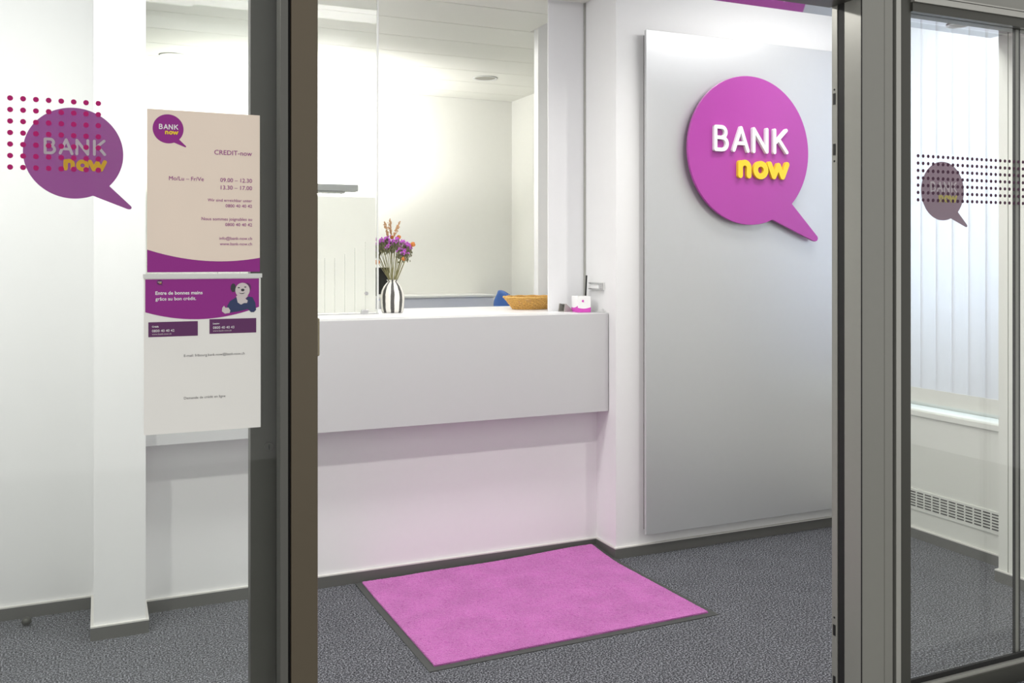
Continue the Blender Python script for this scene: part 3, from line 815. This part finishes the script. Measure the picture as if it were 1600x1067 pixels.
bm = bmesh.new()
add_tube(bm, [(2.326, 4.33, 1.2245), (2.338, 4.26, 1.2245), (2.335, 4.20, 1.2245), (2.342, 4.15, 1.2245), (2.338, 4.115, 1.2245), (2.345, 4.105, 1.232), (2.347, 4.12, 1.242), (2.346, 4.14, 1.238)], 0.0022, 6)
tag(obj('cable', bm, 'lamp_white'), 'thin white cable lying at the right end of the counter', 'cable')

bm = bmesh.new(); add_ico(bm, (0, 0, 0.018), 0.019, 3, (1, 1, .9)); 
for v_ in bm.verts: v_.co.z = max(v_.co.z, 0)
ds = obj('door_stop', bm, 'alu_dark', smooth=True); ds.location = (-0.272, 4.26, 0)
tag(ds, 'small dark round door stop on the carpet near the left wall', 'door stop')

# ------------------------------------------------------------------ vertical blind, grille
VB = thing('vertical_blind', 'white vertical slat blind hanging in the window on the right', 'blind')
obj('head_rail', bx((4.02, 4.06, 3.03, 3.96, 2.88, 2.925)), 'metal_white', VB)
n = 9
for i in range(n):
    y0 = 3.06+i*0.1; c = Vector((4.045, y0+.045, 0)); a = math.radians(6)
    mt = Matrix.Translation(c) @ Matrix.Rotation(a, 4, 'Z')
    bm = bmesh.new(); add_box(bm, -.0008, .0008, -.055, .055, .745, 2.88, mt); s = obj('slat', bm, 'slat', VB)
    bm = bmesh.new(); add_box(bm, -.004, .004, -.053, .053, .725, .80, mt); obj('bottom_weight', bm, 'metal_white', s)
GR = thing('ventilation_grille', 'long white slotted ventilation grille low on the wall under the window', 'grille')
obj('frame', bx((3.994, 3.9995, 3.03, 3.96, 0.150, 0.262)), 'metal_white', GR, bevel=0.001)
bm = bmesh.new()
y = 3.045
while y < 3.93:
    for j in range(6):
        z = 0.170+0.0145*j
        add_box(bm, 3.9925, 3.9941, y, y+.040, z, z+.0065)
    y += 0.0505
obj('slots', bm, 'slot', GR)

# ------------------------------------------------------------------ lamps in the soffit and the office ceiling
def downlight(x, y, z, r, label, power, color=(1, .97, .92), ring='lamp_white', rec='diffuser'):
    T = thing('downlight', label, 'ceiling light', (x, y, z))
    bm = bmesh.new()
    add_lathe(bm, [(r*.8, -.001), (r*.86, -.006), (r, -.005), (r, -.0005), (r*.8, -.0005)], 40); obj('ring', bm, ring, T, smooth=True)
    bm = bmesh.new(); add_disc(bm, (0, 0, -.0022), r*.8, 'z', .0012, 32); obj('diffuser', bm, rec, T)
    if power:
        area_light('lamp_light', (0, 0, -.012), (r*1.4, r*1.4), power, color=color, parent=T, shape='DISK')
    return T
downlight(-0.45, 2.80, 2.526, .055, 'small downlight in the soffit above the narrow pillar', 17)
downlight(1.75, 2.80, 2.526, .055, 'small downlight in the soffit above the doormat', 8)
downlight(2.75, 2.80, 2.526, .055, 'small downlight in the soffit behind the right door post', 12)
downlight(3.45, 2.92, 2.526, .05, 'small unlit downlight in the soffit near the window', 0, rec='ring_shadow')
downlight(2.645, 6.43, 2.85, .095, 'round white downlight in the office ceiling at the right', 0, rec='ring_shadow')
downlight(0.456, 6.56, 2.85, .095, 'round downlight in the office ceiling at the left', 6)
SP = thing('ceiling_sensor', 'flat rectangular sensor cover on the soffit near the window', 'sensor', (3.62, 2.78, 2.526))
obj('cover', bx((-.09, .09, -.05, .05, -.006, -.0005)), 'lamp_white', SP, bevel=.002)
obj('lens', bx((-.05, .05, -.02, .02, -.008, -.0061)), 'lamp_grey', SP)

UL = thing('uplighter', 'grey flat-headed office uplighter lamp seen above the frosted screen', 'lamp', (1.30, 6.6, 0))
hd = obj('head', bx((-.42, .385, -.13, .13, 1.975, 1.985), (-.42, .385, -.13, -.12, 1.985, 2.02), (-.42, .385, .12, .13, 1.985, 2.02), (-.42, -.41, -.12, .12, 1.985, 2.02), (.375, .385, -.12, .12, 1.985, 2.02)), 'lamp_grey', UL)
obj('lower_diffuser', bx((-.38, .30, -.10, .10, 1.962, 1.9745)), 'lamp_white', UL)
bm = bmesh.new(); add_lathe(bm, [(.014, 0), (.014, .012), (.006, .016)], 20, (-.06+.1, -.05, 1.946)); obj('sensor_knob', bm, 'dark_print', UL)
bm = bmesh.new(); add_tube(bm, [(-.2, 0, .02), (-.2, 0, 1.962)], .018, 16); obj('pole', bm, 'lamp_grey', UL)
bm = bmesh.new(); add_lathe(bm, [(.17, 0), (.17, .012), (.03, .022)], 32, (-.2, 0, 0)); obj('base', bm, 'lamp_grey', UL)
area_light('uplighter_light', (0, 0, 1.99), (.76, .22), OFFICE_UP, rot=(PI-.6, 0, 0), color=(1, .985, .95), parent=UL, spread=2.9)

# ------------------------------------------------------------------ office furniture
CB = thing('sideboard', 'blue-grey office sideboard along the back wall behind the counter', 'cabinet', (0, 0, 0))
obj('body', bx((0.9, 2.92, 6.92, 7.31, 0.04, 1.185)), 'grey_cab', CB)
obj('top', bx((0.89, 2.93, 6.91, 7.315, 1.186, 1.203)), 'lamp_white', CB, bevel=.002)
bm = bmesh.new()
for k in range(14): add_box(bm, 1.40+k*.0425, 1.42+k*.0425, 6.912, 6.9195, .08, 1.17)
obj('tambour_ribs', bm, 'lamp_white', CB)
obj('plinth', bx((.95, 2.88, 6.95, 7.3, 0, .0395)), 'dark_print', CB)
MN = thing('monitor', 'black flat screen standing on the sideboard behind the vase', 'monitor', (1.982, 7.05, 1.203))
obj('housing', bx((-.27, .10, -.012, .02, .012, .222)), 'screen', MN, bevel=.004)
obj('screen', bx((-.262, .092, -.0135, -.0125, .02, .214)), 'screen', MN)
obj('foot', bx((-.15, .0, -.05, .06, 0, .0115)), 'screen', MN, bevel=.002)

def chair():
    T = thing('office_chair', 'office chair with rounded blue perforated backrest behind the counter', 'chair', (2.85, 6.6, 0), math.radians(100))
    # backrest: rounded shield curved around the sitter, dotted with small holes
    bm = bmesh.new(); nx, nz = 16, 16; W, H = .17, .55; z0 = .70
    for side in (0, 1):
        g = {}
        for i in range(nx+1):
            for j in range(nz+1):
                s = -1+2*i/nx; t = j/nz
                wdt = W*(1-.10*(1-t))*(1-max(0, (t-.72)/.28)**2.6*.55)
                x = s*wdt; z = z0+H*(t - .06*max(0, (t-.7)/.3)*s*s)
                yv = -.03*s*s - .03*math.sin(t*PI) + side*.014
                g[i, j] = bm.verts.new((x, yv, z))
        for i in range(nx):
            for j in range(nz): bm.faces.new((g[i, j], g[i+1, j], g[i+1, j+1], g[i, j+1]))
        if side == 0: g0 = g
    for i in range(nx):
        for j in (0, nz): bm.faces.new((g0[i, j], g0[i+1, j], g[i+1, j], g[i, j]))
    for j in range(nz):
        for i in (0, nx): bm.faces.new((g0[i, j], g0[i, j+1], g[i, j+1], g[i, j]))
    bmesh.ops.recalc_face_normals(bm, faces=bm.faces)
    b = obj('backrest', bm, 'blue', T, smooth=True)
    bm = bmesh.new()
    for r_ in range(5):
        for c_ in range(11):
            s = -.8+1.6*c_/10; t = .80+.035*r_
            x = s*W*.75; z = z0+H*t; yv = -.03*(s*.75)**2-.03*math.sin(t*PI)
            add_ico(bm, (x, yv-.0005, z), .003, 1)
    obj('perforation', bm, 'lamp_white', b)
    bm = bmesh.new(); add_lathe(bm, [(.18, .44), (.225, .45), (.235, .475), (.22, .50), (.12, .51)], 32, (0, .22, 0)); obj('seat', bm, 'blue', T, smooth=True)
    bm = bmesh.new(); add_tube(bm, [(0, .2, .44), (0, .02, .46), (0, -.03, .60), (0, -.028, .86)], .018, 10); obj('back_bar', bm, 'black', T)
    bm = bmesh.new(); add_tube(bm, [(0, .22, .09), (0, .22, .44)], .025, 14); obj('column', bm, 'chrome', T)
    for k in range(5):
        a = 2*PI*k/5+.3; e = Vector((math.cos(a)*.28, .22+math.sin(a)*.28, .07))
        bm = bmesh.new(); add_tube(bm, [(0, .22, .10), e], .016, 8, radii=[.022, .013]); l = obj('leg', bm, 'black', T)
        bm = bmesh.new(); add_lathe(bm, [(.012, 0), (.026, .008), (.026, .045), (.012, .055)], 14, (e.x, e.y, 0.0)); obj('castor', bm, 'black', l)
    for s in (-1, 1):
        bm = bmesh.new(); add_tube(bm, [(s*.2, .2, .47), (s*.27, .2, .50), (s*.27, .2, .68)], .012, 8); add_box(bm, s*.27-.03, s*.27+.03, .08, .32, .68, .70); obj('armrest', bm, 'black', T)
chair()
